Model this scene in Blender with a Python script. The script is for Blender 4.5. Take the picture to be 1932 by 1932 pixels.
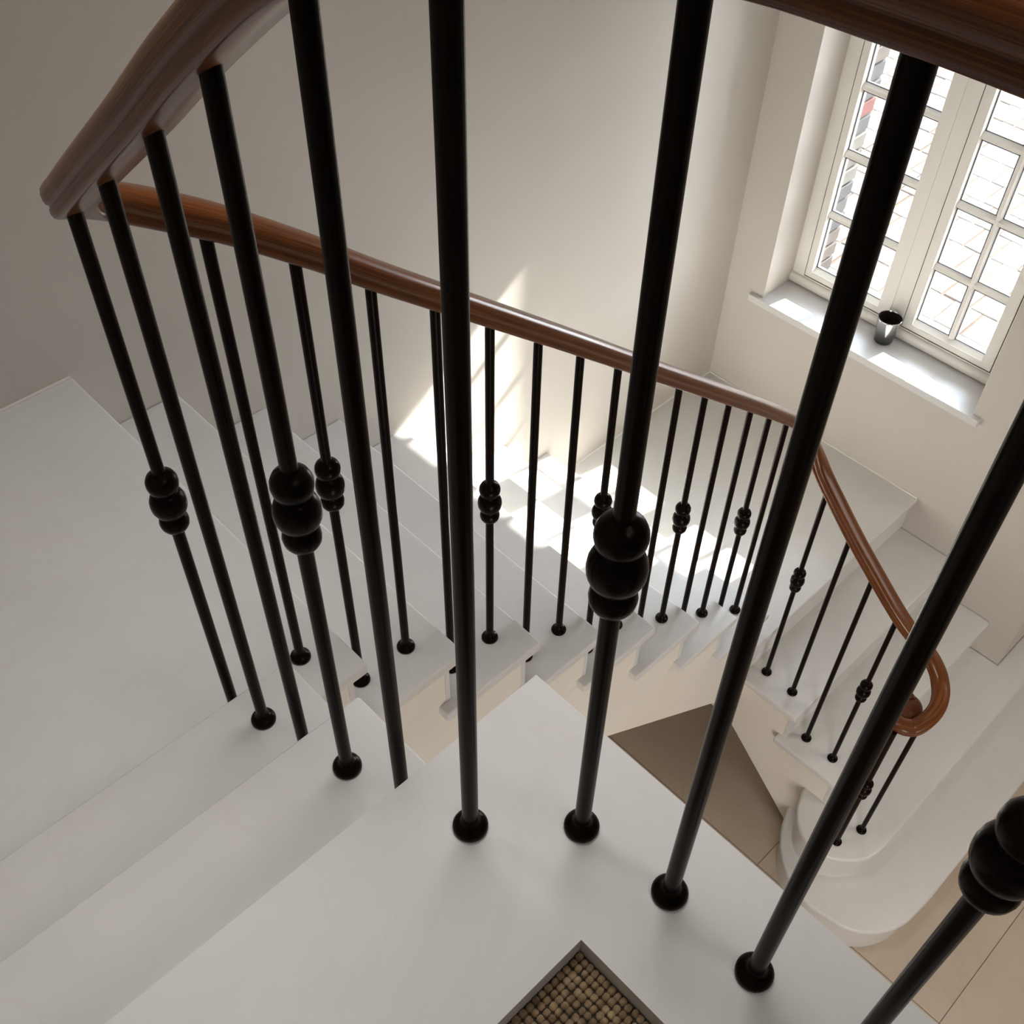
import bpy, bmesh, math, random
from mathutils import Vector, Matrix
random.seed(7)
S = bpy.context.scene
for o in list(bpy.data.objects):
    bpy.data.objects.remove(o)
COL = S.collection

# ------------------------------------------------------------ camera
cd = bpy.data.cameras.new('camera')
cam = bpy.data.objects.new('camera', cd)
COL.objects.link(cam)
R3 = Matrix(((0.7219191270347547, 0.5037496724962259, -0.47441441955459457),
             (-0.6918074819211023, 0.5406118520431398, -0.47868698894838385),
             (0.015335644080427662, 0.6737767381636379, 0.7387758287398194)))
cam.matrix_world = Matrix.Translation((-0.5248878, -0.4826112, 1.0639568)) @ R3.to_4x4()
cd.sensor_width = 36.0
cd.lens = 36.0 * 2027.9968 / 1932.0
cd.clip_start = 0.01
S.camera = cam

# ------------------------------------------------------------ world, sun, lights, exposure
w = bpy.data.worlds.new('sky')
S.world = w
w.use_nodes = True
nt = w.node_tree
nt.nodes.clear()
wo = nt.nodes.new('ShaderNodeOutputWorld')
bg = nt.nodes.new('ShaderNodeBackground')
SUN = Vector((1.0, -0.19, 0.665)).normalized()
# hazy bright sky: pale near the horizon, a little bluer overhead
tcw = nt.nodes.new('ShaderNodeTexCoord')
spw = nt.nodes.new('ShaderNodeSeparateXYZ')
rpw = nt.nodes.new('ShaderNodeValToRGB')
rpw.color_ramp.elements[0].position = 0.0
rpw.color_ramp.elements[0].color = (0.95, 0.96, 1.0, 1)
rpw.color_ramp.elements[1].position = 1.0
rpw.color_ramp.elements[1].color = (0.66, 0.80, 1.0, 1)
nt.links.new(tcw.outputs['Generated'], spw.inputs[0])
nt.links.new(spw.outputs['Z'], rpw.inputs[0])
nt.links.new(rpw.outputs[0], bg.inputs[0])
bg.inputs[1].default_value = 17.5
nt.links.new(bg.outputs[0], wo.inputs[0])

sd = bpy.data.lights.new('sun', 'SUN')
sd.energy = 30.0
sd.angle = math.radians(0.9)
sd.color = (1.0, 0.95, 0.87)
sun = bpy.data.objects.new('sun', sd)
COL.objects.link(sun)
sun.rotation_euler = SUN.to_track_quat('Z', 'Y').to_euler()
sun.location = SUN * 20


def area(name, loc, target, sx, sy, energy, color):
    l = bpy.data.lights.new(name, 'AREA')
    l.shape = 'RECTANGLE'
    l.size = sx
    l.size_y = sy
    l.energy = energy
    l.color = color
    o = bpy.data.objects.new(name, l)
    COL.objects.link(o)
    o.location = loc
    o.rotation_euler = (Vector(loc) - Vector(target)).to_track_quat('Z', 'Y').to_euler()
    return o


cl = area('stairwell_fill', (0.25, 0.66, 2.28), (0.05, 0.25, 0), 1.7, 0.8, 8.6, (1.0, 0.975, 0.95))  # added overhead fill, stands in for unseen daylight from above
ll = area('landing_fill', (-0.1, -1.45, 2.28), (-0.45, 0.05, 0), 0.9, 0.9, 2.9, (1.0, 0.96, 0.92))  # added unseen fill behind the camera, shades treads below the nosings
ll.data.spread = math.radians(75)
cl.data.spread = math.radians(88)
hl = area('hall_low_fill', (-1.12, -1.7, -1.75), (1.1, 0.5, -2.1), 1.9, 1.5, 32, (1.0, 0.96, 0.91))  # added unseen fill below the landing, brightens the string sides; no window here
hl.data.spread = math.radians(120)
area('hall_top_fill', (2.5, -1.3, -0.45), (2.4, -1.1, -3), 1.0, 1.0, 15.5, (1.0, 0.94, 0.86))  # added unseen fill over the hall, brightens floor and bottom steps
pl = area('window_daylight_portal', (3.35, 0.9, -0.75), (0, 0.9, -0.75), 1.2, 1.9, 1, (1, 1, 1))
pl.data.cycles.is_portal = True

vs = S.view_settings
vs.view_transform = 'Standard'
vs.look = 'None'
vs.gamma = 1
vs.use_curve_mapping = False
vs.exposure = 0.2

# ------------------------------------------------------------ dimensions (metres), top landing at z = 0
H = 0.189          # rise
G = 0.2317         # going
X0 = 0.0732        # nosing of the upper quarter landing
YM = 0.4838        # well edge of the middle flight
YB = 1.5683        # back wall
XL = 1.6628        # well edge of the lower flight
XW = 2.7441        # window wall
YQ2 = 0.4879       # nosing of the lower quarter landing
XU = -0.1062       # well edge of the upper flight
XLEFT = -1.19      # left wall
ZF = -16 * H       # hall floor
TT = 0.03          # tread thickness
N = 0.02           # nosing overhang
ZC = 2.35          # ceiling


# ------------------------------------------------------------ materials
def mat(name, col, rough=0.5, metal=0.0, spec=0.5, coat=0.0):
    m = bpy.data.materials.new(name)
    m.use_nodes = True
    b = m.node_tree.nodes['Principled BSDF']
    b.inputs['Base Color'].default_value = (*col, 1)
    b.inputs['Roughness'].default_value = rough
    b.inputs['Metallic'].default_value = metal
    b.inputs['Specular IOR Level'].default_value = spec
    b.inputs['Coat Weight'].default_value = coat
    b.inputs['Coat Roughness'].default_value = 0.12
    return m


def nodes(m):
    t = m.node_tree
    return t, t.nodes, t.links, t.nodes['Principled BSDF']


def coords(m, scale=(1, 1, 1), kind='Object', rot=(0, 0, 0)):
    t, n, l, b = nodes(m)
    tc = n.new('ShaderNodeTexCoord')
    mp = n.new('ShaderNodeMapping')
    mp.inputs['Scale'].default_value = scale
    mp.inputs['Rotation'].default_value = rot
    l.new(tc.outputs[kind], mp.inputs[0])
    return mp.outputs[0]


def noise_col(m, cols, scale=5, detail=6, vec=None, rough=0.6, dist=0.0):
    t, n, l, b = nodes(m)
    nz = n.new('ShaderNodeTexNoise')
    nz.inputs['Scale'].default_value = scale
    nz.inputs['Detail'].default_value = detail
    nz.inputs['Roughness'].default_value = rough
    nz.inputs['Distortion'].default_value = dist
    if vec is not None:
        l.new(vec, nz.inputs['Vector'])
    r = n.new('ShaderNodeValToRGB')
    r.color_ramp.elements.remove(r.color_ramp.elements[1])
    for i, (p, c) in enumerate(cols):
        e = r.color_ramp.elements[0] if i == 0 else r.color_ramp.elements.new(p)
        e.position = p
        e.color = (*c, 1)
    l.new(nz.outputs[0], r.inputs[0])
    return r.outputs[0], nz.outputs[0]


def bump(m, src, strength=0.1, dist=0.01):
    t, n, l, b = nodes(m)
    bp = n.new('ShaderNodeBump')
    bp.inputs['Strength'].default_value = strength
    bp.inputs['Distance'].default_value = dist
    l.new(src, bp.inputs['Height'])
    l.new(bp.outputs[0], b.inputs['Normal'])


def stone_mat(name, a, b_, vein):
    m = mat(name, a, 0.42, spec=0.45)
    t, n, l, b = nodes(m)
    v = coords(m)
    c1, f1 = noise_col(m, [(0.3, a), (0.7, b_)], 3.2, 5, v, 0.62, 0.6)
    # sparse soft veins
    nz = n.new('ShaderNodeTexNoise')
    nz.inputs['Scale'].default_value = 2.1
    nz.inputs['Detail'].default_value = 8
    nz.inputs['Distortion'].default_value = 1.6
    l.new(v, nz.inputs['Vector'])
    s = n.new('ShaderNodeMath')
    s.operation = 'SUBTRACT'
    s.inputs[1].default_value = 0.5
    l.new(nz.outputs[0], s.inputs[0])
    ab = n.new('ShaderNodeMath')
    ab.operation = 'ABSOLUTE'
    l.new(s.outputs[0], ab.inputs[0])
    mr = n.new('ShaderNodeMapRange')
    mr.inputs['From Min'].default_value = 0.0
    mr.inputs['From Max'].default_value = 0.02
    mr.inputs['To Min'].default_value = 0.14
    mr.inputs['To Max'].default_value = 0.0
    l.new(ab.outputs[0], mr.inputs[0])
    mx = n.new('ShaderNodeMix')
    mx.data_type = 'RGBA'
    l.new(mr.outputs[0], mx.inputs['Factor'])
    l.new(c1, mx.inputs['A'])
    mx.inputs['B'].default_value = (*vein, 1)
    l.new(mx.outputs['Result'], b.inputs['Base Color'])
    bump(m, f1, 0.04, 0.003)
    return m


M_STONE = stone_mat('pale_honed_limestone', (0.645, 0.632, 0.612), (0.70, 0.682, 0.66), (0.56, 0.53, 0.49))
M_BODY = mat('cream_plastered_string', (0.68, 0.62, 0.55), 0.7)
c, f = noise_col(M_BODY, [(0.3, (0.77, 0.71, 0.63)), (0.7, (0.81, 0.76, 0.69))], 3.0, 5, coords(M_BODY))
M_BODY.node_tree.links.new(c, M_BODY.node_tree.nodes['Principled BSDF'].inputs['Base Color'])
bump(M_BODY, f, 0.05, 0.004)
M_WALL = mat('warm_greige_wall_paint', (0.52, 0.485, 0.44), 0.85, spec=0.25)
c, f = noise_col(M_WALL, [(0.3, (0.565, 0.522, 0.472)), (0.7, (0.590, 0.549, 0.500))], 1.2, 3, coords(M_WALL))
M_WALL.node_tree.links.new(c, M_WALL.node_tree.nodes['Principled BSDF'].inputs['Base Color'])
c2, f2 = noise_col(M_WALL, [(0.3, (0, 0, 0)), (0.7, (1, 1, 1))], 160, 2, coords(M_WALL))
bump(M_WALL, f2, 0.06, 0.001)
M_CEIL = mat('white_ceiling_paint', (0.8, 0.78, 0.75), 0.9)
M_TRIM = mat('off_white_gloss_paint', (0.80, 0.77, 0.72), 0.32)
M_SILL = mat('white_sill_board', (0.66, 0.65, 0.64), 0.32)
M_SEAL = mat('pale_sealant', (0.78, 0.74, 0.68), 0.5)
M_GASKET = mat('grey_glazing_gasket', (0.16, 0.17, 0.19), 0.45)
M_GAP = mat('painted_gap_shade', (0.10, 0.085, 0.07), 0.7)  # dark colour painting the shade inside the sash gap
M_IRON = mat('dark_bronze_iron', (0.005, 0.003, 0.002), 0.26, 0.0, 0.09)
M_IRON.node_tree.nodes['Principled BSDF'].inputs['Specular Tint'].default_value = (1.0, 0.82, 0.68, 1)
c, f = noise_col(M_IRON, [(0.35, (0.003, 0.002, 0.0015)), (0.7, (0.0075, 0.004, 0.003))], 14, 4, coords(M_IRON))
M_IRON.node_tree.links.new(c, M_IRON.node_tree.nodes['Principled BSDF'].inputs['Base Color'])
M_WOOD = mat('polished_mahogany', (0.12, 0.045, 0.015), 0.30, spec=0.28, coat=0.16)
v = coords(M_WOOD, (3.0, 46.0, 1.0), 'UV')
c, f = noise_col(M_WOOD, [(0.28, (0.034, 0.009, 0.003)), (0.5, (0.125, 0.036, 0.008)), (0.72, (0.26, 0.086, 0.018))], 2.0, 7, v, 0.62, 0.5)
M_WOOD.node_tree.links.new(c, M_WOOD.node_tree.nodes['Principled BSDF'].inputs['Base Color'])
bump(M_WOOD, f, 0.03, 0.001)
M_TILE = stone_mat('honey_floor_tile', (0.49, 0.39, 0.30), (0.56, 0.46, 0.36), (0.36, 0.28, 0.20))
M_GROUT = mat('floor_grout', (0.30, 0.24, 0.18), 0.9)
M_SETT = []
for k, cc in enumerate(((0.051, 0.036, 0.026), (0.056, 0.042, 0.032), (0.048, 0.033, 0.023), (0.061, 0.048, 0.037))):
    m = mat('sandstone_sett', cc, 0.85)
    c, f = noise_col(m, [(0.3, tuple(x * 0.92 for x in cc)), (0.7, cc)], 14, 5, coords(m))
    m.node_tree.links.new(c, m.node_tree.nodes['Principled BSDF'].inputs['Base Color'])
    M_SETT.append(m)
M_JOINT = mat('sandy_paving_joint', (0.048, 0.022, 0.010), 0.95)
M_BRICK = []
for cc in ((0.026, 0.026, 0.027), (0.036, 0.035, 0.034), (0.048, 0.037, 0.030), (0.078, 0.017, 0.013), (0.066, 0.059, 0.051)):
    m = mat('weathered_brick', cc, 0.9)
    c, f = noise_col(m, [(0.3, tuple(x * 0.7 for x in cc)), (0.7, cc)], 30, 5, coords(m))
    m.node_tree.links.new(c, m.node_tree.nodes['Principled BSDF'].inputs['Base Color'])
    bump(m, f, 0.3, 0.004)
    M_BRICK.append(m)
M_MORTAR = mat('exterior_render', (0.05, 0.046, 0.042), 0.95)
M_GRASS = mat('outside_gravel', (0.55, 0.48, 0.40), 0.95)
M_ROPE = mat('seagrass_rope', (0.27, 0.19, 0.11), 0.8)
c, f = noise_col(M_ROPE, [(0.25, (0.10, 0.060, 0.030)), (0.5, (0.26, 0.180, 0.098)), (0.75, (0.46, 0.34, 0.20))], 70, 4, coords(M_ROPE))
M_ROPE.node_tree.links.new(c, M_ROPE.node_tree.nodes['Principled BSDF'].inputs['Base Color'])
bump(M_ROPE, f, 0.6, 0.002)
M_BACK = mat('dark_mat_backing', (0.03, 0.022, 0.016), 0.9)
M_SILVER = mat('smoked_silver_glass', (0.42, 0.42, 0.43), 0.14, 0.9)
t, n, l, b = nodes(M_SILVER)
tc = n.new('ShaderNodeTexCoord')
sp = n.new('ShaderNodeSeparateXYZ')
l.new(tc.outputs['Object'], sp.inputs[0])
rr = n.new('ShaderNodeValToRGB')
rr.color_ramp.elements[0].position = 0.0
rr.color_ramp.elements[0].color = (0.05, 0.05, 0.055, 1)
rr.color_ramp.elements[1].position = 1.0
rr.color_ramp.elements[1].color = (0.55, 0.54, 0.53, 1)
e = rr.color_ramp.elements.new(0.42)
e.color = (0.16, 0.16, 0.165, 1)
mr = n.new('ShaderNodeMapRange')
mr.inputs['From Max'].default_value = 0.105
l.new(sp.outputs['Z'], mr.inputs[0])
l.new(mr.outputs[0], rr.inputs[0])
l.new(rr.outputs[0], b.inputs['Base Color'])
M_CUPIN = mat('dark_cup_lining', (0.02, 0.015, 0.012), 0.5)
M_WAX = mat('ivory_candle_wax', (0.12, 0.09, 0.06), 0.6)
M_GLASS = bpy.data.materials.new('clear_window_glass')
M_GLASS.use_nodes = True
t = M_GLASS.node_tree
t.nodes.clear()
o_ = t.nodes.new('ShaderNodeOutputMaterial')
ms = t.nodes.new('ShaderNodeMixShader')
tr = t.nodes.new('ShaderNodeBsdfTransparent')
gl = t.nodes.new('ShaderNodeBsdfGlossy')
gl.inputs['Roughness'].default_value = 0.02
fr = t.nodes.new('ShaderNodeFresnel')
fr.inputs['IOR'].default_value = 1.35
tr.inputs[0].default_value = (0.96, 0.98, 0.98, 1)
t.links.new(fr.outputs[0], ms.inputs[0])
t.links.new(tr.outputs[0], ms.inputs[1])
t.links.new(gl.outputs[0], ms.inputs[2])
t.links.new(ms.outputs[0], o_.inputs[0])


# ------------------------------------------------------------ mesh helpers
def link(name, bm, m, parent=None, smooth=False, loc=None):
    me = bpy.data.meshes.new(name)
    bmesh.ops.recalc_face_normals(bm, faces=bm.faces)
    bm.to_mesh(me)
    bm.free()
    if smooth:
        for p in me.polygons:
            p.use_smooth = True
    me.materials.append(m)
    o = bpy.data.objects.new(name, me)
    COL.objects.link(o)
    if parent is not None:
        o.parent = parent
    if loc is not None:
        o.location = loc
    return o


def smooth_by_angle(o, deg=40):
    me = o.data
    for p in me.polygons:
        p.use_smooth = True
    bm = bmesh.new()
    bm.from_mesh(me)
    for e in bm.edges:
        if len(e.link_faces) == 2 and e.calc_face_angle(0) > math.radians(deg):
            e.smooth = False
    bm.to_mesh(me)
    bm.free()


def add_box(bm, x0, x1, y0, y1, z0, z1):
    vs_ = [bm.verts.new(p) for p in ((x0, y0, z0), (x1, y0, z0), (x1, y1, z0), (x0, y1, z0),
                                     (x0, y0, z1), (x1, y0, z1), (x1, y1, z1), (x0, y1, z1))]
    fs = []
    for f_ in ((0, 3, 2, 1), (4, 5, 6, 7), (0, 1, 5, 4), (1, 2, 6, 5), (2, 3, 7, 6), (3, 0, 4, 7)):
        fs.append(bm.faces.new([vs_[i] for i in f_]))
    return vs_, fs


def box(name, x0, x1, y0, y1, z0, z1, m, parent=None, bev=0.0, seg=2):
    bm = bmesh.new()
    add_box(bm, x0, x1, y0, y1, z0, z1)
    if bev:
        bmesh.ops.bevel(bm, geom=list(bm.edges), offset=bev, segments=seg, affect='EDGES', profile=0.5)
    o = link(name, bm, m, parent)
    if bev:
        smooth_by_angle(o, 50)
    return o


def add_prism(bm, pts, a, b_, axis):
    """polygon pts (2-D) extruded from a to b_ along axis: 'z' -> (x,y), 'y' -> (x,z), 'x' -> (y,z)"""
    def mk(p, d):
        return {'z': (p[0], p[1], d), 'y': (p[0], d, p[1]), 'x': (d, p[0], p[1])}[axis]
    lo = [bm.verts.new(mk(p, a)) for p in pts]
    hi = [bm.verts.new(mk(p, b_)) for p in pts]
    bm.faces.new(lo)
    bm.faces.new(list(reversed(hi)))
    k = len(pts)
    for i in range(k):
        bm.faces.new((lo[i], lo[(i + 1) % k], hi[(i + 1) % k], hi[i]))


def prism(name, pts, a, b_, axis, m, parent=None, bev=0.0):
    bm = bmesh.new()
    add_prism(bm, pts, a, b_, axis)
    if bev:
        bmesh.ops.recalc_face_normals(bm, faces=bm.faces)
        es = [e for e in bm.edges if e.calc_face_angle(0) > 0.9]
        bmesh.ops.bevel(bm, geom=es, offset=bev, segments=3, affect='EDGES', profile=0.5)
    o = link(name, bm, m, parent)
    if bev:
        smooth_by_angle(o, 45)
    return o


def add_lathe(bm, prof, seg=24, cx=0, cy=0):
    rings = []
    for r, z in prof:
        if r < 1e-6:
            rings.append([bm.verts.new((cx, cy, z))])
        else:
            rings.append([bm.verts.new((cx + r * math.cos(2 * math.pi * i / seg), cy + r * math.sin(2 * math.pi * i / seg), z)) for i in range(seg)])
    for a, b_ in zip(rings, rings[1:]):
        for i in range(seg):
            j = (i + 1) % seg
            if len(a) == 1 and len(b_) == 1:
                continue
            if len(a) == 1:
                bm.faces.new((a[0], b_[i], b_[j]))
            elif len(b_) == 1:
                bm.faces.new((a[i], b_[0], a[j]))
            else:
                bm.faces.new((a[i], b_[i], b_[j], a[j]))


def lathe(name, prof, m, parent=None, seg=24, loc=None, ang=60):
    bm = bmesh.new()
    add_lathe(bm, prof, seg)
    o = link(name, bm, m, parent, loc=loc)
    smooth_by_angle(o, ang)
    return o


def empty(name, loc=(0, 0, 0)):
    o = bpy.data.objects.new(name, None)
    o.empty_display_size = 0.1
    COL.objects.link(o)
    o.location = loc
    return o


def tag(o, label=None, cat=None, group=None, kind=None):
    if label: o['label'] = label
    if cat: o['category'] = cat
    if group: o['group'] = group
    if kind: o['kind'] = kind
    return o


def dup(o, parent, loc=None):
    c_ = o.copy()
    COL.objects.link(c_)
    c_.parent = parent
    if loc is not None:
        c_.location = loc
    return c_


def catmull(pts, n):
    """smooth resample of a 3-D polyline (centripetal-ish Catmull-Rom)"""
    P = [Vector(p) for p in pts]
    P = [P[0] * 2 - P[1]] + P + [P[-1] * 2 - P[-2]]
    out = []
    for i in range(1, len(P) - 2):
        p0, p1, p2, p3 = P[i - 1:i + 3]
        t0 = 0.0
        t1 = t0 + max((p1 - p0).length, 1e-6) ** 0.5
        t2 = t1 + max((p2 - p1).length, 1e-6) ** 0.5
        t3 = t2 + max((p3 - p2).length, 1e-6) ** 0.5
        for k in range(n):
            t_ = t1 + (t2 - t1) * k / n
            a1 = p0 * ((t1 - t_) / (t1 - t0)) + p1 * ((t_ - t0) / (t1 - t0))
            a2 = p1 * ((t2 - t_) / (t2 - t1)) + p2 * ((t_ - t1) / (t2 - t1))
            a3 = p2 * ((t3 - t_) / (t3 - t2)) + p3 * ((t_ - t2) / (t3 - t2))
            b1 = a1 * ((t2 - t_) / (t2 - t0)) + a2 * ((t_ - t0) / (t2 - t0))
            b2 = a2 * ((t3 - t_) / (t3 - t1)) + a3 * ((t_ - t1) / (t3 - t1))
            out.append(b1 * ((t2 - t_) / (t2 - t1)) + b2 * ((t_ - t1) / (t2 - t1)))
    out.append(P[-2])
    return out


# ------------------------------------------------------------ room shell
def struct(o):
    o['kind'] = 'structure'
    return o


def wall_box(name, *a):
    return struct(box(name, *a, M_WALL))


wall_box('wall_back', XLEFT - 0.15, XW, YB, YB + 0.25, ZF - 0.1, ZC)
wall_box('wall_left', XLEFT - 0.15, XLEFT, -3.2, YB, ZF - 0.1, ZC)
wall_box('wall_front', XLEFT - 0.15, 4.0, -3.35, -3.2, ZF - 0.1, ZC)
wall_box('wall_side', 3.9, 4.05, -3.2, 0.15, ZF - 0.1, ZC)
struct(box('ceiling', XLEFT - 0.15, 4.05, -3.35, YB + 0.25, ZC, ZC + 0.15, M_CEIL))

# window wall with its opening; its inner leaf ends at y = -0.0815, where the lobby opens
WY0, WY1 = 0.430, 1.385        # opening
WZ0, WZ1 = -1.608, 0.10
XO = 3.16                      # outer face of the window wall
bm = bmesh.new()
for (y0, y1, z0, z1) in ((-0.0815, WY0, ZF - 0.1, ZC), (WY1, YB + 0.25, ZF - 0.1, ZC), (WY0, WY1, ZF - 0.1, WZ0), (WY0, WY1, WZ1, ZC)):
    add_box(bm, XW, 3.02, y0, y1, z0, z1)
wr = struct(link('wall_right', bm, M_WALL))
bm = bmesh.new()
for (y0, y1, z0, z1) in ((0.15, WY0 + 0.02, ZF - 0.1, ZC), (WY1 + 0.112, YB + 0.25, ZF - 0.1, ZC), (WY0 + 0.02, WY1 + 0.112, ZF - 0.1, WZ0 + 0.006), (WY0 + 0.02, WY1 + 0.112, WZ1 + 0.02, ZC)):
    add_box(bm, 3.02, XO, y0, y1, z0, z1)
link('outer_leaf', bm, M_MORTAR, wr)
# lobby return wall running on behind the window wall
wall_box('wall_lobby', 3.02, 3.9, -0.0815, 0.15, ZF - 0.1, ZC)

# ------------------------------------------------------------ hall floor with tiles
fl = struct(box('floor', XLEFT, 3.9, -3.2, YB, ZF - 0.1, ZF - 0.004, M_GROUT))
TS = 0.82
k = 0
tile_meshes = {}
for i in range(-4, 4):
    for j in range(-5, 3):
        xa, xb = 1.50 + i * TS, 1.50 + (i + 1) * TS
        ya, yb = 0.13 + j * TS, 0.13 + (j + 1) * TS
        xa, xb, ya, yb = max(xa, XLEFT), min(xb, 3.9), max(ya, -3.2), min(yb, YB)
        if xb - xa < 0.05 or yb - ya < 0.05:
            continue
        key = (round(xb - xa, 3), round(yb - ya, 3))
        if key not in tile_meshes:
            bm = bmesh.new()
            add_box(bm, 0.0015, key[0] - 0.0015, 0.0015, key[1] - 0.0015, -0.006, 0)
            tl = link('floor_tile', bm, M_TILE, fl)
            tile_meshes[key] = tl.data
        else:
            tl = bpy.data.objects.new('floor_tile', tile_meshes[key])
            COL.objects.link(tl)
            tl.parent = fl
        tl.location = (xa, ya, ZF)

# ------------------------------------------------------------ staircase
st = tag(empty('staircase', (0, 0, ZF)), 'pale limestone winding staircase with quarter landings and cream underside', 'staircase')
ST0 = Vector((0, 0, -ZF))


def sp(o):   # part of the staircase, built in world coordinates
    o.parent = st
    o.location = o.location + ST0
    return o


U1Y, U2Y = 0.4658, 0.2290
XU1 = -0.0865
# --- upper landing: stone slab with a mat recess, slab body beneath
MX1, MY1 = -0.186, -0.251      # recess corner nearest the well
MX0, MY0 = -0.84, -0.86
bm = bmesh.new()
outer = [(XLEFT, 0.0), (0.0, 0.0), (0.0, -3.2), (XLEFT, -3.2)]
# built as a frame of four slabs so that the mat sits in a true recess
for (xa, xb, ya, yb) in ((XLEFT, 0.0, MY1, 0.0), (MX1, 0.0, MY0, MY1), (XLEFT, MX0, MY0, MY1), (XLEFT, 0.0, -3.2, MY0)):
    add_box(bm, xa, xb, ya, yb, -TT - 0.004, 0)
bmesh.ops.remove_doubles(bm, verts=bm.verts, dist=1e-5)
# drop the interior faces left between the slabs
seen = {}
for f_ in list(bm.faces):
    key = tuple(sorted(v.index for v in f_.verts))
bm.faces.index_update()
lt = sp(link('landing_slab', bm, M_STONE))
mod = lt.modifiers.new('weld', 'WELD')
sp(box('landing_body', XLEFT, -0.03, -3.2, -0.022, -0.30, -0.0405, M_BODY))
sp(box('recess_floor', MX0 - 0.01, MX1 + 0.01, MY0 - 0.01, MY1 + 0.01, -0.040, -0.0325, M_BACK))

# a rounded front nosing strip along the two exposed landing edges
def nosing_strip(name, p, q, z, r=TT / 2):
    bm_ = bmesh.new()
    P, Q = Vector(p), Vector(q)
    d = (Q - P).normalized()
    nrm = Vector((d.y, -d.x, 0))
    pr_ = []
    for i in range(9):
        a = -math.pi / 2 + math.pi * i / 8
        pr_.append((math.cos(a) * r * 0.55, math.sin(a) * r))
    lo = [bm_.verts.new(P + nrm * u + Vector((0, 0, z - r + v_))) for u, v_ in pr_]
    hi = [bm_.verts.new(Q + nrm * u + Vector((0, 0, z - r + v_))) for u, v_ in pr_]
    for i in range(8):
        bm_.faces.new((lo[i], lo[i + 1], hi[i + 1], hi[i]))
    bm_.faces.new(lo)
    bm_.faces.new(hi)
    bm_.faces.new((lo[0], lo[-1], hi[-1], hi[0]))
    return link(name, bm_, M_STONE, smooth=False)


def tread(x0, x1, y0, y1, z, name='tread'):
    return sp(box(name, x0, x1, y0, y1, z - TT, z, M_STONE, bev=0.0055, seg=3))


def riser(x0, x1, y0, y1, z0, z1):
    return sp(box('riser', x0, x1, y0, y1, z0, z1, M_STONE))


# --- upper flight (goes down towards the back wall)
tread(XLEFT, XU, 0.0 - 0.05, U2Y, -H)
tread(XLEFT, XU1, U2Y - 0.05, U1Y, -2 * H)
riser(XLEFT, XU - 0.028, -0.022, -0.010, -H, -TT)
riser(XLEFT, XU - 0.028, U2Y - N - 0.012, U2Y - N, -2 * H, -H - TT)
riser(XLEFT, XU - 0.028, U1Y - N - 0.012, U1Y - N, -3 * H, -2 * H - TT)
b_ = 0.36
prof = [(-0.022, -TT - 0.001), (-0.022, -H - TT), (U2Y - N - 0.012, -H - TT), (U2Y - N - 0.012, -2 * H - TT), (U1Y - N - 0.012, -2 * H - TT),
        (U1Y - N - 0.012, -3 * H - TT), (U1Y - N - 0.012, -3 * H - b_), (-0.022, -0.30)]
sp(prism('flight_body', prof, XLEFT, XU - 0.03, 'x', M_BODY))
# --- upper quarter landing
tread(XLEFT, X0, YM, YB, -3 * H, 'quarter_landing')
tread(XLEFT, XU1, U1Y - 0.05, YM + 0.012, -3 * H, 'quarter_landing')

# --- middle flight (along the back wall)
nx = [X0 + k * G for k in range(8)]
for k in range(1, 8):
    z = -(3 + k) * H
    tread(nx[k - 1] - 0.052, nx[k], YM, YB, z)
for k in range(0, 8):
    z = -(3 + k) * H
    riser(nx[k] - N - 0.012, nx[k] - N, YM + 0.028, YB, z - H, z - TT)
pm = [(XLEFT, -3 * H - TT)]
for k in range(0, 8):
    z = -(3 + k) * H
    pm.append((nx[k] - N - 0.012, z - TT))
    pm.append((nx[k] - N - 0.012, z - H - TT))
pm.append((XW, -11 * H - TT))
sl = 0.787
zb = lambda x: -1.818 - sl * (x - 0.906)
pm += [(XW, -2.60), (1.693, -2.60), (1.693, zb(1.693)), (-0.30, zb(-0.30)), (XLEFT, zb(-0.30))]
sp(prism('flight_body', pm, YM + 0.030, YB, 'y', M_BODY))

# --- lower quarter landing and lower flight (along the window wall)
tread(nx[7] - 0.052, XW, YQ2, YB, -11 * H, 'quarter_landing')
YL = [YQ2 - G * k for k in range(4)]       # nosings of Q2, L1, L2, L3
for k in (1, 2):
    tread(XL, XW, YL[k], YL[k - 1] + 0.052, -(11 + k) * H)
for k in (0, 1, 2):
    riser(XL + 0.028, XW, YL[k] + N, YL[k] + N + 0.012, -(12 + k) * H, -(11 + k) * H - TT)
pl_ = [(0.56, -11 * H - TT)]
for k in (0, 1, 2):
    pl_.append((YL[k] + N + 0.012, -(11 + k) * H - TT))
    pl_.append((YL[k] + N + 0.012, -(12 + k) * H - TT))
pl_ += [(YL[2] - 0.08, -14 * H - TT), (YL[2] - 0.08, ZF), (0.078, ZF), (YM + 0.03, -2.607), (0.56, -2.607)]
sp(prism('flight_body', pl_, XL + 0.030, XW, 'x', M_BODY))


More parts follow.
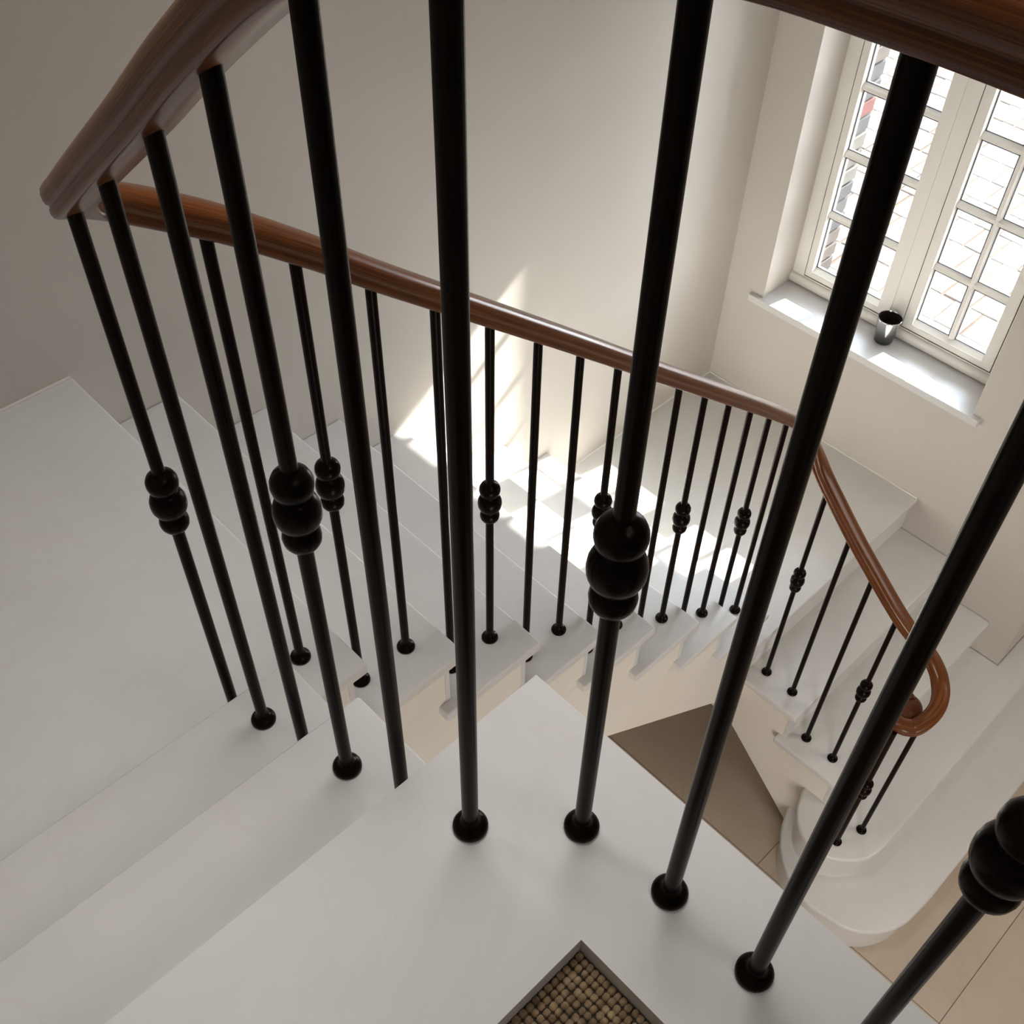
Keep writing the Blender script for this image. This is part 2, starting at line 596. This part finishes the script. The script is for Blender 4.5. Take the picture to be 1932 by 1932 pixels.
# --- the two bullnosed curtail steps
def round_step(name, pts, z, ht, parent_inset=0.02):
    """tread outline pts (closed, ccw seen from above) with a rounded edge over a set-back riser"""
    bm_ = bmesh.new()
    add_prism(bm_, pts, z - TT, z, 'z')
    bmesh.ops.recalc_face_normals(bm_, faces=bm_.faces)
    es = [e for e in bm_.edges if abs(e.verts[0].co.z - e.verts[1].co.z) < 1e-6]
    bmesh.ops.bevel(bm_, geom=es, offset=0.010, segments=3, affect='EDGES', profile=0.5)
    o = link(name, bm_, M_STONE)
    smooth_by_angle(o, 40)
    sp(o)
    # riser
    ins = []
    k_ = len(pts)
    for i in range(k_):
        a, b2, c_ = Vector(pts[i - 1]), Vector(pts[i]), Vector(pts[(i + 1) % k_])
        n1 = Vector((-(b2 - a).y, (b2 - a).x)).normalized()
        n2 = Vector((-(c_ - b2).y, (c_ - b2).x)).normalized()
        nn = (n1 + n2).normalized()
        ins.append(tuple(b2 + nn * parent_inset))
    bm_ = bmesh.new()
    add_prism(bm_, ins, z - ht, z - TT + 0.002, 'z')
    o = link('curved_riser', bm_, M_STONE)
    smooth_by_angle(o, 40)
    sp(o)


def smooth2(pts, n=8):
    return [(p.x, p.y) for p in catmull([(x, y, 0) for x, y in pts], n)]


XE = 3.0
L3 = smooth2([(1.668, 0.135), (1.600, 0.106), (1.548, 0.062), (1.517, 0.0), (1.518, -0.070), (1.557, -0.133), (1.620, -0.186), (1.70, -0.205), (1.80, -0.2065)])
L3 += [(XE, -0.2065), (XE, -0.0815), (XW, -0.0815), (XW, 0.06), (1.70, 0.06), (1.70, 0.14)]
round_step('curtail_tread', L3, -14 * H, H)
L4 = smooth2([(1.690, 0.165), (1.607, 0.134), (1.529, 0.082), (1.461, -0.002), (1.425, -0.10), (1.431, -0.182), (1.453, -0.275), (1.510, -0.351), (1.610, -0.405), (1.74, -0.421), (1.86, -0.423)])
L4 += [(XE + 0.22, -0.423), (XE + 0.22, -0.0815), (XW, -0.0815), (XW, 0.06), (1.75, 0.06), (1.75, 0.165)]
round_step('curtail_tread', L4, -15 * H, H)

# pale sealant lines where stone meets the walls
def seal(x0, x1, y0, y1, z):
    o = box('trim_%d' % seal.n, x0, x1, y0, y1, z, z + 0.005, M_SEAL)
    seal.n += 1
    struct(o)


seal.n = 1
seal(XW - 0.007, XW, YQ2 + 0.004, YB, -11 * H)
seal(nx[7], XW - 0.007, YB - 0.007, YB, -11 * H)
seal(XLEFT, X0 - 0.004, YB - 0.007, YB, -3 * H)

# door casing in the lobby, just past the end of the stairs
dz = empty('door_1', (3.12, -0.0815, ZF))
dz['kind'] = 'structure'
for nm, a in (('casing', (-0.11, -0.04, -0.035, -0.0, 0, 2.1)), ('casing', (0.72, 0.79, -0.035, -0.0, 0, 2.1)), ('casing', (-0.11, 0.79, -0.035, -0.0, 2.1, 2.17)), ('door_leaf', (-0.04, 0.72, -0.02, -0.0, 0.0, 2.1))):
    box(nm, *a, M_TRIM, dz, bev=0.004)
lathe('door_knob', [(0.0, 0), (0.012, 0.0), (0.012, 0.03), (0.026, 0.045), (0.026, 0.06), (0.0, 0.075)], M_IRON, dz, loc=(0.02, -0.02, 1.0)).rotation_euler = (math.pi / 2, 0, 0)

# ------------------------------------------------------------ window
wi = empty('window_1', (2.93, 0.9, -1.52))
wi['kind'] = 'structure'
WO = Vector((-2.93, -0.9, 1.52))


def wp(o, parent=None):
    o.parent = parent or wi
    if parent is None:
        o.location = WO
    return o


ZT = 0.055
XF0, XF1 = 2.93, 3.02
bm = bmesh.new()
add_box(bm, XF0, XF1, 1.330, WY1, -1.575, ZT + 0.04)       # left jamb
add_box(bm, XF0, XF1, WY0, 0.484, -1.575, ZT + 0.04)       # right jamb
add_box(bm, XF0, XF1, 0.484, 1.330, ZT, ZT + 0.04)         # head
add_box(bm, XF0, XF1, 0.484, 1.330, -1.575, -1.5275)       # bottom
add_box(bm, XF0, XF1, 0.870, 0.930, -1.5235, ZT)           # mullion
wp(link('window_frame', bm, M_TRIM))
# rounded bead between sill and frame
bm = bmesh.new()
pts = [(2.93, -1.578), (2.93, -1.532)] + [(2.929 - 0.016 * math.sin(a), -1.555 + 0.023 * math.cos(a)) for a in [math.pi * i / 10 for i in range(11)]]
add_prism(bm, [(x, z) for x, z in pts[1:]], WY0, WY1, 'y')
o = wp(link('sill_bead', bm, M_TRIM))
smooth_by_angle(o, 50)
bm = bmesh.new()
add_box(bm, XF0 + 0.02, XF1, 0.480, 1.335, -1.527, ZT + 0.004)
add_box(bm, XF0 + 0.05, XF1 - 0.02, 0.480, 1.335, -1.527, ZT + 0.004)
bm.free()

ROWZ = [-1.483 + 0.26 * i for i in range(6)]
PH = 0.229


def casement(y0, y1, gy0, gy1, ymid, mw, xo, gap0=True, gap1=True):
    """sash between y0..y1, glass between gy0..gy1 with one upright bar at ymid"""
    ca = empty('casement', (0, 0, 0))
    ca.parent = wi
    ca.location = WO
    z0, z1 = -1.5205, ZT - 0.003
    gz0, gz1 = ROWZ[0], ROWZ[-1] + PH
    bm_ = bmesh.new()
    xa, xb = XF0 - 0.002 + xo, XF0 + 0.052
    xg = 2.957
    add_box(bm_, xa, xb, y0, gy0, z0, z1)
    add_box(bm_, xa, xb, gy1, y1, z0, z1)
    add_box(bm_, xa, xb, gy0, gy1, z0, gz0 - 0.016)
    add_box(bm_, xg - 0.005, xb - 0.008, gy0, gy1, gz0 - 0.016, gz0 - 0.001)
    add_box(bm_, xa, xb, gy0, gy1, gz1, z1)
    link('sash_frame', bm_, M_TRIM, ca)
    # dark strips that paint the shade in the gap around the sash
    bm_ = bmesh.new()
    e_ = 0.0035
    xr = XF0 + 0.004
    if gap0:
        add_box(bm_, xr, xr + 0.03, y0 - e_, y0 + 0.002, z0 - e_, z1)
    if gap1:
        add_box(bm_, xr, xr + 0.03, y1 - 0.002, y1 + e_, z0 - e_, z1)
    add_box(bm_, xr, xr + 0.03, y0 - e_, y1 + (e_ if gap1 else 0), z0 - 0.0065, z0 + 0.002)
    link('sash_gap_shade', bm_, M_GAP, ca)
    # glazing bars with a moulded (chamfered) inner face
    xg = 2.957
    bz = []
    for i in range(1, 6):
        bz.append((ROWZ[i] - (0.26 - PH), ROWZ[i]))
    for (a, b2) in bz:
        c_ = (a + b2) / 2
        prism('glazing_bar', [(xg + 0.014, a), (xg - 0.002, a), (xg - 0.016, c_ - 0.006), (xg - 0.016, c_ + 0.006), (xg - 0.002, b2), (xg + 0.014, b2)], gy0, gy1, 'y', M_TRIM, ca)
    hw = mw / 2
    prism('glazing_bar', [(xg + 0.014, ymid - hw), (xg - 0.002, ymid - hw), (xg - 0.0165, ymid - 0.0055), (xg - 0.0165, ymid + 0.0055), (xg - 0.002, ymid + hw), (xg + 0.014, ymid + hw)],
          gz0, gz1, 'z', M_TRIM, ca)
    # chamfered putty beads and grey gaskets, panes one by one
    bm_ = bmesh.new()
    bw = bmesh.new()
    for (ya, yb) in ((gy0, ymid - hw), (ymid + hw, gy1)):
        for zr in ROWZ:
            za, zb_ = zr, zr + PH
            g_ = 0.0045
            for (a1, a2, b1, b2) in ((ya, yb, za, za + g_), (ya, yb, zb_ - g_, zb_), (ya, ya + g_, za, zb_), (yb - g_, yb, za, zb_)):
                add_box(bm_, xg - 0.0015, xg + 0.003, a1, a2, b1, b2)
            box('pane', xg + 0.001, xg + 0.005, ya + 0.001, yb - 0.001, za + 0.001, zb_ - 0.001, M_GLASS, ca)
    # sloped white ledge at the foot of the glass
    add_prism(bw, [(xa + 0.001, gz0 - 0.017), (xa + 0.001, gz0 - 0.013), (xg - 0.005, gz0 - 0.001), (xg - 0.005, gz0 - 0.017)], gy0, gy1, 'y')
    link('glazing_gasket', bm_, M_GASKET, ca)
    link('glazing_ledge', bw, M_TRIM, ca)
    return ca


casement(0.488, 0.866, 0.529, 0.829, 0.676, 0.024, 0)
casement(0.930, 1.326, 0.983, 1.297, 1.140, 0.024, 0, gap0=False)
# handle on the right casement stile is out of sight behind the rail: left plain

# sill board
sb = box('window_sill', XW - 0.022, 2.931, WY0, WY1, -1.608, -1.578, M_SILL)
bm = bmesh.new()
add_box(bm, XW - 0.022, XW, 0.395, 1.441, -1.608, -1.578)
add_box(bm, XW, 2.932, WY0, WY1, -1.608, -1.578)
bmesh.ops.remove_doubles(bm, verts=bm.verts, dist=1e-5)
me = bpy.data.meshes.new('window_sill')
bm.to_mesh(me)
bm.free()
me.materials.append(M_SILL)
sb.data = me
wp(sb)

# exterior reveal bricks on the left side of the opening
er = tag(empty('brick_reveal', (XO, 1.34, -1.6)), 'column of weathered grey bricks seen through the left panes of the window', 'bricks')
z = -1.60
rb = random.Random(3)
while z < 0.1:
    bm = bmesh.new()
    d = rb.uniform(-0.004, 0.004)
    add_box(bm, 0.0, 0.135, 0.0, 0.10, 0, 0.060)
    bmesh.ops.bevel(bm, geom=list(bm.edges), offset=0.004, segments=1, affect='EDGES')
    i = rb.choice((0, 0, 1, 1, 2, 4))
    if -0.95 < z < -0.86:
        i = 3
    link('brick', bm, M_BRICK[i], er, loc=(3.022 - XO, 0.0 + d, z + 1.6))
    z += 0.070
box('mortar_bed', 3.022 - XO, -0.004, 0.008, 0.154, 0, 1.70, M_MORTAR, er)

# ------------------------------------------------------------ outside ground and setts
gd = struct(box('floor_outside', 3.16, 14.0, -4.0, 9.0, -3.25, -3.125, M_JOINT))
yard = tag(empty('paving', (6.3, 2.3, -3.125)), 'pale sunlit sandstone sett paving seen outside below the window', 'paving')
sm = []
for v_ in range(5):
    bm = bmesh.new()
    rr_ = random.Random(v_)
    add_box(bm, -0.143, 0.143, -0.093, 0.093, -0.03, 0.010 + rr_.uniform(-0.003, 0.003))
    for v2 in bm.verts:
        v2.co.x += rr_.uniform(-0.006, 0.006)
        v2.co.y += rr_.uniform(-0.006, 0.006)
        if v2.co.z > 0:
            v2.co.z += rr_.uniform(-0.003, 0.003)
    bmesh.ops.bevel(bm, geom=[e for e in bm.edges if e.verts[0].co.z > 0 and e.verts[1].co.z > 0], offset=0.005, segments=1, affect='EDGES')
    me = bpy.data.meshes.new('sett')
    bmesh.ops.recalc_face_normals(bm, faces=bm.faces)
    bm.to_mesh(me)
    bm.free()
    me.materials.append(M_SETT[v_ % 4])
    sm.append(me)
near, far = [], []
r = 0
x = 4.5
while x < 9.6:
    y = 0.6 + (0.10 if r % 2 else 0.0)
    while y < 5.4:
        dlow = 0.38 * (x - 2.9)
        if y > 0.9 + 0.28 * (x - 4.5) - 0.4 and y < 2.6 + 0.55 * (x - 4.5):
            near.append((x, y))
        else:
            far.append((x, y))
        y += 0.20
    x += 0.30
    r += 1
near.sort(key=lambda p: p[0])
far += near[295:]
near = near[:295]
for (x, y) in near:
    o = bpy.data.objects.new('sett', random.choice(sm))
    COL.objects.link(o)
    o.parent = yard
    o.location = (x - 6.3, y - 2.3, 0.0)
    o.rotation_euler = (0, 0, random.uniform(-0.03, 0.03))
bm = bmesh.new()
for (x, y) in far:
    add_box(bm, x - 6.3 - 0.14, x - 6.3 + 0.14, y - 2.3 - 0.09, y - 2.3 + 0.09, -0.02, 0.010)
tag(link('far_setts', bm, M_SETT[1], yard), kind='stuff')

# ------------------------------------------------------------ balustrade
BAL = tag(empty('balustrade', (0, 0, 0)), 'dark iron stair balustrade with polished mahogany handrail ending in a scroll', 'balustrade')

SHAFT_R = 0.0086
KN = [(0.0085, 0.056), (0.0125, 0.0535), (0.0180, 0.049), (0.0208, 0.0425), (0.0212, 0.036), (0.0198, 0.029), (0.0165, 0.0235), (0.0140, 0.0215),
      (0.0165, 0.0195), (0.0208, 0.0145), (0.0236, 0.007), (0.0242, 0.0), (0.0236, -0.007), (0.0208, -0.0145), (0.0165, -0.0195), (0.0140, -0.0212),
      (0.0160, -0.0232), (0.0188, -0.0285), (0.0200, -0.0350), (0.0190, -0.0415), (0.0160, -0.0470), (0.0120, -0.0505), (0.0085, -0.052)]
bm = bmesh.new()
add_lathe(bm, KN, 28)
knob0 = link('knob', bm, M_IRON, smooth=True)
FL = [(0.0, 0.0), (0.0180, 0.0), (0.0190, 0.0015), (0.0190, 0.0050), (0.0180, 0.0078), (0.0155, 0.0105), (0.0125, 0.0122), (0.0100, 0.0150), (0.0088, 0.0185), (0.0085, 0.0190)]
bm = bmesh.new()
add_lathe(bm, FL, 28)
collar0 = link('base_collar', bm, M_IRON, smooth=True)
knob_me, collar_me = knob0.data, collar0.data
bpy.data.objects.remove(knob0)
bpy.data.objects.remove(collar0)


def baluster(x, y, zbase, ztop, zknob=None):
    bm_ = bmesh.new()
    add_lathe(bm_, [(0.0, 0.0), (SHAFT_R, 0.0), (SHAFT_R, ztop - zbase), (0.0, ztop - zbase)], 16)
    o = link('baluster', bm_, M_IRON, BAL)
    smooth_by_angle(o, 50)
    o.location = (x, y, zbase)
    c_ = bpy.data.objects.new('base_collar', collar_me)
    COL.objects.link(c_)
    c_.parent = o
    if zknob is not None:
        k_ = bpy.data.objects.new('knob', knob_me)
        COL.objects.link(k_)
        k_.parent = o
        k_.location = (0, 0, zknob - zbase)
    return o


# handrail: line of the underside
RX = -0.184
rail_ctrl = [(-0.088, -1.90, 0.868), (-0.088, -1.20, 0.868), (-0.088, -0.60, 0.868), (-0.088, -0.40, 0.868), (-0.088, -0.28, 0.868), (-0.100, -0.19, 0.868), (-0.140, -0.135, 0.868), (-0.174, -0.085, 0.864), (RX, -0.025, 0.845),
             (-0.184, 0.034, 0.818), (-0.184, 0.152, 0.733), (-0.182, 0.268, 0.640), (-0.178, 0.400, 0.538), (-0.176, 0.470, 0.483), (-0.170, 0.520, 0.446), (-0.146, 0.557, 0.415), (-0.105, 0.573, 0.388),
             (-0.007, 0.5755, 0.323), (0.108, 0.573, 0.234), (0.225, 0.573, 0.135), (0.459, 0.573, -0.056), (0.694, 0.571, -0.248), (0.925, 0.571, -0.440), (1.158, 0.572, -0.632), (1.392, 0.573, -0.825),
             (1.560, 0.575, -0.968), (1.617, 0.576, -1.018), (1.662, 0.574, -1.062), (1.702, 0.568, -1.112), (1.731, 0.553, -1.162), (1.745, 0.526, -1.212), (1.749, 0.490, -1.258), (1.749, 0.440, -1.308),
             (1.748, 0.334, -1.410), (1.749, 0.223, -1.508), (1.750, 0.106, -1.606), (1.758, 0.055, -1.650), (1.772, 0.010, -1.692), (1.784, -0.030, -1.735)]
# scroll
cx_, cy_ = 1.702, -0.040
for i in range(1, 15):
    a = math.radians(8 - i * 27)
    rr_ = 0.085 - 0.0085 * max(0, i - 6)
    zz = -1.735 - 0.152 * min(1.0, i / 5.0) ** 0.85
    rail_ctrl.append((cx_ + rr_ * math.cos(a), cy_ + rr_ * math.sin(a), zz))
rail = catmull(rail_ctrl, 6)

PROF = [(-0.0185, 0.0), (0.0185, 0.0), (0.0225, 0.002), (0.0243, 0.0065), (0.0242, 0.011), (0.0228, 0.013), (0.023, 0.015), (0.0255, 0.017), (0.0268, 0.0215), (0.0268, 0.027), (0.025, 0.0325), (0.02, 0.0372), (0.012, 0.04), (0, 0.041), (-0.012, 0.04), (-0.02, 0.0372), (-0.025, 0.0325), (-0.0268, 0.027), (-0.0268, 0.0215), (-0.0255, 0.017), (-0.023, 0.015), (-0.0228, 0.013), (-0.0242, 0.011), (-0.0243, 0.0065), (-0.0225, 0.002)]
bm = bmesh.new()
uvl = bm.loops.layers.uv.new('UVMap')
rings = []
L = 0.0
nP = len(PROF)
for i, p in enumerate(rail):
    a = rail[max(i - 1, 0)]
    b2 = rail[min(i + 1, len(rail) - 1)]
    T = (b2 - a).normalized()
    side = T.cross(Vector((0, 0, 1)))
    side.normalize()
    up = side.cross(T).normalized()
    if i:
        L += (p - rail[i - 1]).length
    shrink = 1.0
    if i > len(rail) - 50:
        shrink = 1.0 - 0.25 * (i - (len(rail) - 50)) / 50
    rings.append((L, [bm.verts.new(p + side * (s_ * shrink) + up * u_) for s_, u_ in PROF]))
for (la, A), (lb, B) in zip(rings, rings[1:]):
    for i in range(nP):
        j = (i + 1) % nP
        f_ = bm.faces.new((A[i], A[j], B[j], B[i]))
        for lp, (uu, vv) in zip(f_.loops, ((la, i / nP), (la, (i + 1) / nP), (lb, (i + 1) / nP), (lb, i / nP))):
            lp[uvl].uv = (uu, vv)
bm.faces.new(rings[0][1])
bm.faces.new(list(reversed(rings[-1][1])))
hr = link('handrail', bm, M_WOOD, BAL)
smooth_by_angle(hr, 55)


lathe('scroll_eye', [(0.0, 0.0), (0.030, 0.0), (0.043, 0.003), (0.047, 0.010), (0.0465, 0.018), (0.051, 0.022), (0.052, 0.028), (0.047, 0.036), (0.033, 0.040), (0.0, 0.0415)], M_WOOD, BAL,
      loc=(cx_ - 0.006, cy_ - 0.006, -1.892))


def rail_z(x, y):
    best = min(rail, key=lambda p: (p.x - x) ** 2 + (p.y - y) ** 2)
    return best.z


KO = 0.428
spec = [  # x, y, tread level, knob z or None
    (-0.094, -1.035, 0, 0.432), (-0.089, -0.925, 0, None), (-0.089, -0.815, 0, None), (-0.089, -0.708, 0, 0.432), (-0.089, -0.601, 0, None),
    (-0.094, -0.494, 0, 0.432), (-0.088, -0.388, 0, None), (-0.087, -0.280, 0, None), (-0.100, -0.169, 0, 0.432), (-0.185, -0.088, 0, None),
    (-0.184, 0.034, 1, None), (-0.185, 0.152, 1, 0.302), (-0.182, 0.268, 2, None), (-0.177, 0.400, 2, None), (-0.176, 0.508, 3, 0.027),
    (-0.007, 0.578, 3, None), (0.108, 0.574, 4, -0.193), (0.225, 0.574, 4, None), (0.342, 0.573, 5, None), (0.459, 0.573, 5, -0.491), (0.577, 0.572, 6, None), (0.694, 0.571, 6, None),
    (0.810, 0.568, 7, -0.776), (0.925, 0.566, 7, None), (1.042, 0.570, 8, None), (1.158, 0.572, 8, -1.066), (1.275, 0.573, 9, None), (1.392, 0.574, 9, None), (1.505, 0.576, 10, -1.348), (1.617, 0.577, 10, None),
    (1.728, 0.560, 11, None), (1.749, 0.452, 12, -1.725), (1.747, 0.334, 12, None), (1.749, 0.223, 13, None), (1.749, 0.106, 13, -2.008), (1.596, -0.072, 14, -2.247), (1.701, -0.109, 14, None)]
spec[3] = (-0.089, -0.708, 0, None)
spec[2] = (-0.089, -0.815, 0, 0.432)
spec[0] = (-0.089, -1.035, 0, None)
for (x, y, lv, kz) in spec:
    baluster(x, y, -lv * H, rail_z(x, y) + 0.008, kz)

# ------------------------------------------------------------ rope mat in the recess
mt = tag(empty('rope_mat', ((MX0 + MX1) / 2, (MY0 + MY1) / 2, -0.0325)), 'brown woven rope mat sunk in the stone of the top landing', 'mat')
mx, my = (MX0 + MX1) / 2, (MY0 + MY1) / 2
hx, hy = (MX1 - MX0) / 2 - 0.001, (MY1 - MY0) / 2 - 0.001
box('mat_backing', -hx, hx, -hy, hy, 0.0, 0.004, M_BACK, mt)
rm = random.Random(11)
px_, py_ = 0.0086, 0.0074
nx_, ny_ = int(2 * hx / px_), int(2 * hy / py_)
px_, py_ = 2 * hx / nx_, 2 * hy / ny_
verts, faces = [], []
for i in range(nx_):
    for j in range(ny_):
        cxx = -hx + (i + 0.5) * px_ + rm.uniform(-1, 1) * 0.0006
        cyy = -hy + (j + 0.5) * py_ + rm.uniform(-1, 1) * 0.0005
        a_, b2 = 0.0042 + rm.uniform(-0.0004, 0.0003), 0.0037 + rm.uniform(-0.0004, 0.0003)
        top = 0.0082 + rm.uniform(-0.0011, 0.0014)
        base = len(verts)
        tw = rm.uniform(-0.18, 0.18)
        ca_, sa_ = math.cos(tw), math.sin(tw)
        for (rs, zz) in ((1.0, 0.0035), (0.97, 0.0060), (0.66, top)):
            for q in range(8):
                ox, oy = ((1, 0.5), (0.55, 1), (-0.55, 1), (-1, 0.5), (-1, -0.5), (-0.55, -1), (0.55, -1), (1, -0.5))[q]
                lx, ly = a_ * rs * ox, b2 * rs * oy
                verts.append((cxx + lx * ca_ - ly * sa_, cyy + lx * sa_ + ly * ca_, zz))
        for rg in range(2):
            for q in range(8):
                q2 = (q + 1) % 8
                faces.append((base + rg * 8 + q, base + rg * 8 + q2, base + rg * 8 + 8 + q2, base + rg * 8 + 8 + q))
        faces.append(tuple(base + 16 + q for q in range(8)))
bm = bmesh.new()
bm.free()
me = bpy.data.meshes.new('rope_weave')
me.from_pydata(verts, [], faces)
me.materials.append(M_ROPE)
for p in me.polygons:
    p.use_smooth = True
wv = bpy.data.objects.new('rope_weave', me)
COL.objects.link(wv)
wv.parent = mt
wv['kind'] = 'stuff'

# ------------------------------------------------------------ candle holder on the sill
ch = tag(empty('candle_holder', (2.868, 0.895, -1.578)), 'small smoked silver glass candle cup on the white window sill', 'candle holder')
cup = [(0.0, 0.0), (0.032, 0.0), (0.036, 0.004), (0.0375, 0.012), (0.0455, 0.103), (0.0462, 0.108), (0.0448, 0.110)]
lathe('cup', cup, M_SILVER, ch, 40)
lathe('cup_lining', [(0.0445, 0.1098), (0.0430, 0.104), (0.0365, 0.020), (0.0, 0.016)], M_CUPIN, ch, 40)
lathe('candle', [(0.0, 0.018), (0.034, 0.018), (0.0355, 0.045), (0.0345, 0.047), (0.0, 0.046)], M_WAX, ch, 32)
lathe('rim', [(0.0440, 0.108), (0.0452, 0.1115), (0.0468, 0.110), (0.0466, 0.106), (0.0452, 0.104)], M_SILVER, ch, 40)
